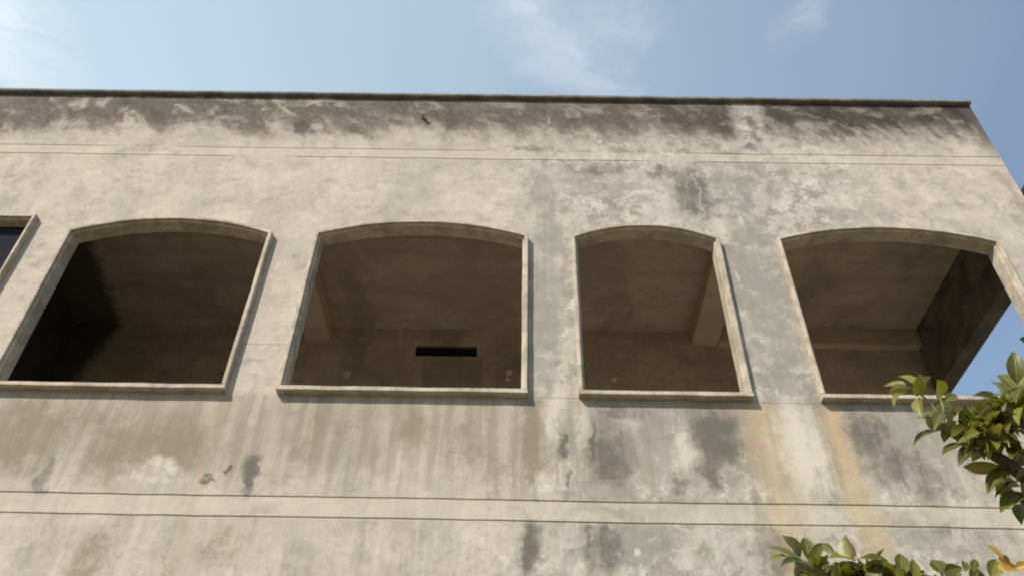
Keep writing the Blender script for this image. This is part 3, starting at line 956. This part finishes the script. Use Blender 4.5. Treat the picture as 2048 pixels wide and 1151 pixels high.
# leaves one can make out: base x, y, tip x, y, half width in px, tone, distance change at the tip, sideways turn
UP = [
    (1815, 772, 1764, 768, 9, .8, .02, .3), (1818, 776, 1775, 786, 9, .9, -.02, -.2), (1838, 774, 1794, 748, 9, .7, .03, .3), (1832, 792, 1843, 746, 11, .8, .0, .6),
    (1845, 780, 1862, 752, 9, .6, .03, -.3), (1800, 784, 1788, 812, 6, .5, -.03, .2), (1878, 798, 1875, 758, 17, .85, -.02, .2), (1836, 795, 1846, 835, 9, .7, -.03, .3),
    (1895, 835, 1831, 834, 12, .25, .0, .5), (1898, 860, 1824, 886, 13, .1, -.05, .4), (1930, 885, 1884, 908, 11, .1, -.04, .5), (1960, 893, 1916, 927, 12, .05, -.05, .6),
    (2000, 930, 1924, 934, 10, .9, -.03, -.8), (2032, 938, 1972, 982, 16, .1, -.06, .5), (2046, 962, 1988, 996, 7, .05, -.04, .2), (2050, 985, 2000, 1023, 14, .15, -.06, .5),
    (2052, 1005, 2040, 1042, 12, .3, -.05, .3), (1928, 872, 1946, 806, 17, .15, .04, .5), (1905, 856, 1914, 803, 13, .2, .05, -.4), (1918, 865, 1932, 812, 12, .35, -.03, .7),
    (1956, 858, 1957, 811, 9, .95, -.02, .2), (1948, 880, 1968, 826, 11, .45, .03, -.6), (1975, 905, 1986, 832, 17, .12, .02, .3), (1998, 905, 1997, 842, 13, .3, -.03, -.4),
    (2022, 832, 1984, 824, 11, .3, .0, .6), (2005, 806, 1948, 786, 11, .15, -.03, .5), (2022, 792, 1980, 760, 14, .3, .03, .4), (2034, 768, 2027, 700, 12, .2, .02, .5),
    (2026, 778, 1998, 744, 11, .35, .03, .5), (2044, 800, 2052, 735, 13, .3, .02, .3), (2035, 860, 2000, 858, 12, .6, -.03, -.5), (2045, 885, 2008, 882, 12, .75, -.02, .7),
    (2050, 850, 2020, 815, 13, .3, .02, .4), (2060, 905, 2020, 915, 15, .2, -.05, .5), (2055, 930, 2030, 895, 13, .35, .03, -.4), (2030, 815, 2048, 780, 11, .4, -.02, .4),
    (1968, 890, 1945, 850, 11, .55, -.02, .4), (1890, 800, 1916, 790, 8, .5, .02, .3), (1868, 815, 1902, 796, 8, .35, .03, .5), (1990, 880, 2020, 845, 10, .8, -.02, .2),
    (1888, 822, 1868, 858, 9, .3, -.04, .4), (1945, 838, 1978, 812, 8, .5, .02, .4), (2052, 770, 2030, 805, 12, .25, -.03, .5), (2062, 830, 2032, 850, 13, .2, -.03, .5),
]
LOW = [
    (1600, 1122, 1529, 1088, 9, .2, .02, .4), (1600, 1115, 1562, 1069, 16, .25, .0, .3), (1618, 1122, 1609, 1072, 12, .2, .03, .5), (1580, 1114, 1537, 1117, 6, .8, -.02, .4),
    (1606, 1124, 1560, 1131, 9, .1, -.03, .5), (1622, 1112, 1650, 1084, 7, .3, .02, .3), (1645, 1086, 1672, 1108, 6, .25, -.02, .3), (1702, 1114, 1691, 1069, 14, .7, .02, -.5),
    (1712, 1122, 1655, 1114, 14, .75, -.02, .4), (1792, 1148, 1720, 1110, 18, .15, -.02, .5), (1802, 1150, 1803, 1102, 11, .3, .03, .5), (1825, 1152, 1828, 1116, 9, .75, .02, .4),
    (1886, 1146, 1864, 1116, 13, .25, .01, .4), (1890, 1142, 1926, 1134, 8, .25, -.02, .3), (1930, 1142, 1928, 1119, 6, .3, .02, .3), (1946, 1142, 1951, 1116, 6, .2, .02, .4),
    (1982, 1155, 1993, 1117, 11, .55, .02, .4), (1650, 1142, 1600, 1152, 15, .1, -.05, .4), (1660, 1140, 1690, 1160, 14, .1, -.05, .4), (1735, 1140, 1680, 1150, 15, .15, -.05, .5),
    (1630, 1130, 1625, 1104, 10, .4, .02, .4), (1750, 1160, 1752, 1118, 13, .2, .02, .3), (1770, 1165, 1800, 1128, 12, .5, .02, -.3), (1840, 1170, 1800, 1162, 13, .5, -.03, .4),
    (1650, 1150, 1635, 1118, 10, .2, .03, .5), (1745, 1150, 1775, 1120, 11, .2, .03, .4), (1910, 1165, 1895, 1136, 12, .2, .02, .4), (1945, 1165, 1960, 1138, 12, .3, .02, .4),
    (1590, 1128, 1640, 1150, 14, .15, -.04, .4), (1720, 1155, 1725, 1122, 12, .35, .02, .4), (1810, 1165, 1850, 1140, 11, .6, .0, .4), (1880, 1165, 1850, 1150, 12, .3, -.03, .4),
]
DRY = [(2006, 1118, 1971, 1087, 7, .5, .02, .4), (2002, 1122, 2042, 1138, 9, .6, -.02, .4), (1998, 1112, 2022, 1128, 8, .2, .01, -.4), (2030, 1136, 2060, 1126, 8, .9, .0, .3), (2000, 1126, 2012, 1142, 6, .9, -.02, .4)]


def leaf_set(rows, dist, bm, lay):
    for bx, by, tx, ty, hw, tone, dd, turn in rows:
        j = rnd.uniform(-0.05, 0.05)
        b = seen(bx, by, dist + j)
        tp = seen(tx, ty, dist + j + dd * 1.6)
        view = (CAM_POS - b).normalized()
        d = (tp - b).normalized()
        side = d.cross(view).normalized()
        nr = (view * (0.9 if turn > 0 else -0.9) + side * (turn * 1.1) + Vector((0, 0, 0.5)) + Vector((rnd.uniform(-.4, .4), rnd.uniform(-.4, .4), rnd.uniform(-.2, .5)))).normalized()
        add_leaf(bm, lay, b, tp, nr, hw * 1.12 * dist / F_PX, min(1, max(0, tone + rnd.uniform(-.1, .15))), rnd.uniform(0.03, 0.11), rnd.uniform(0.15, 0.55), rnd.uniform(0, 0.10))


def fill_leaves(paths, dist_r, bm, lay, count):
    """the rest of the crown, to the right of the view"""
    made = 0
    tries = 0
    while made < count and tries < 20000:
        tries += 1
        c, r = paths[rnd.randrange(len(paths))]
        while True:
            o = Vector((rnd.uniform(-1, 1), rnd.uniform(-1, 1), rnd.uniform(-1, 1)))
            if o.length < 1:
                break
        p = c + o * r
        dr = (o + Vector((rnd.uniform(-.7, .7), rnd.uniform(-.7, .7), rnd.uniform(-.5, .5)))).normalized()
        L = rnd.uniform(0.07, 0.12)
        ok = True
        for qq in (p, p + dr * L, p + dr * L * 0.5):
            f_ = frame_px(qq)
            if f_ and f_[0] < 2075 and f_[1] < 1180:
                ok = False
        if not ok:
            continue
        nr = (Vector((rnd.uniform(-.6, .6), rnd.uniform(-.6, .6), 1))).normalized()
        add_leaf(bm, lay, p, p + dr * L, nr, L * 0.26, rnd.random(), rnd.uniform(.02, .12), .3, .05)
        made += 1


def scatter(rows_of, n, spread, L):
    out = []
    for _ in range(n):
        (ax_, ay), (bx_, by) = rows_of[rnd.randrange(len(rows_of))]
        f = rnd.random()
        px_, py_ = ax_ + (bx_ - ax_) * f + rnd.uniform(-1, 1) * spread, ay + (by - ay) * f + rnd.uniform(-1, 1) * spread
        a = rnd.uniform(0, 6.283)
        ln = L * rnd.uniform(0.7, 1.1)
        out.append((px_, py_, px_ + math.cos(a) * ln, py_ + math.sin(a) * ln, rnd.uniform(7, 11), rnd.random() ** 1.2, rnd.uniform(-.06, .04), rnd.choice((-1, 1)) * rnd.uniform(.3, .8)))
    return out


UP += scatter([((1930, 850), (2045, 900)), ((1985, 830), (2050, 790)), ((1920, 850), (1990, 850)), ((2000, 850), (2060, 840)), ((2030, 900), (2060, 760)), ((2000, 930), (2060, 1000)), ((1960, 870), (2050, 850)), ((1900, 840), (1980, 880))], 105, 20, 44)
LOW += scatter([((1610, 1135), (1720, 1150)), ((1740, 1150), (1840, 1165)), ((1860, 1165), (1960, 1175)), ((1640, 1150), (1780, 1170))], 64, 14, 44)
bm, lay = new_leaf_bm()
leaf_set(UP, D1, bm, lay)
fill_leaves(CROWN, 0, bm, lay, 560)
tlink('foliage', bm, M['leaf'], True, False)
bm, lay = new_leaf_bm()
leaf_set(LOW, D2, bm, lay)
fill_leaves(CROWN_LOW, 0, bm, lay, 90)
tlink('foliage', bm, M['leaf'], True, False)
bm, lay = new_leaf_bm()
leaf_set([(a_, b_, c_, d_, hw_ * 0.75, t_, e_, f_) for a_, b_, c_, d_, hw_, t_, e_, f_ in DRY], D2, bm, lay)
wl = tlink('withered_leaves', bm, M['dryleaf'], True, False)
wl['label'] = 'withered orange leaves at the tip of the low twig'

# tall tree behind the right corner, only its edge in view
FB = Vector((6.95, 1.4, 0.0))
ftree = thing('tall_tree', 'dark tree behind the right corner of the building, only its leaf tips in view', 'tree', FB)
bm = bmesh.new()
tube(bm, smooth_path([Vector((0, 0, -0.1)), Vector((0.1, 0.05, 2.5)), Vector((-0.05, 0.1, 5.0)), Vector((0.05, 0, 7.4)), Vector((0, 0, 9.0))]), 0.22, 0.06, 12)
for k in range(7):
    a = k * 0.9
    z = 6.0 + k * 0.4
    tube(bm, smooth_path([Vector((0, 0, z)), Vector((math.cos(a) * 0.6, math.sin(a) * 0.6, z + 0.5)), Vector((math.cos(a) * 1.3, math.sin(a) * 1.3, z + 0.9))]), 0.06, 0.015, 7)
d = seen(2052, 376, 1.0) - CAM_POS
c0 = CAM_POS + d * ((1.15 - CAM_POS.y) / d.y) - FB
tube(bm, smooth_path([Vector((0, 0, 7.2)), Vector((-0.7, -0.1, 8.2)), c0 + Vector((0.2, 0, 0))]), 0.05, 0.008, 7)
link('trunk', bm, M['bark'], ftree, True)
bm, lay = new_leaf_bm()
made = 0
for _ in range(9000):
    a = rnd.uniform(0, 6.283)
    z = rnd.uniform(-1, 1)
    rr = rnd.uniform(0.35, 1.0)
    s_ = math.sqrt(1 - z * z)
    lump = 1 + 0.22 * noise.noise(Vector((math.cos(a) * 2, math.sin(a) * 2, z * 2)))
    p = Vector((math.cos(a) * s_ * 1.75, math.sin(a) * s_ * 1.75, z * 1.9)) * rr * lump + Vector((0.15, 0, 7.55))
    f_ = frame_px(p + FB)
    if f_ and f_[0] < 2042:
        continue
    if noise.noise(p * 1.8) < -0.22:
        continue
    dr = Vector((rnd.uniform(-1, 1), rnd.uniform(-1, 1), rnd.uniform(-.9, .5))).normalized()
    L = rnd.uniform(0.12, 0.22)
    add_leaf(bm, lay, p, p + dr * L, Vector((rnd.uniform(-.6, .6), rnd.uniform(-.6, .6), 1)).normalized(), L * 0.3, rnd.random(), .08, .3, .05)
    made += 1
    if made > 2600:
        break
# the leafy spray that shows past the corner of the parapet
for _ in range(60):
    d = seen(2052, 376, 1.0) - CAM_POS
    c0 = CAM_POS + d * ((1.15 - CAM_POS.y) / d.y)
    p = c0 + Vector((rnd.uniform(-0.02, 0.35), rnd.uniform(-.2, .2), rnd.uniform(-.12, .10))) - FB
    dr = Vector((rnd.uniform(-1, .6), rnd.uniform(-1, 1), rnd.uniform(-.7, .2))).normalized()
    L = rnd.uniform(0.09, 0.14)
    f_ = frame_px(p + FB + dr * L)
    if f_ and (f_[0] < 2036 or f_[1] < 358):
        continue
    add_leaf(bm, lay, p, p + dr * L, Vector((rnd.uniform(-.6, .6), rnd.uniform(-.6, .6), 1)).normalized(), L * 0.3, rnd.random() * .5, .08, .3, .05)
link('crown', bm, M['farleaf'], ftree, True, False)

SC.cycles.filter_width = 2.0
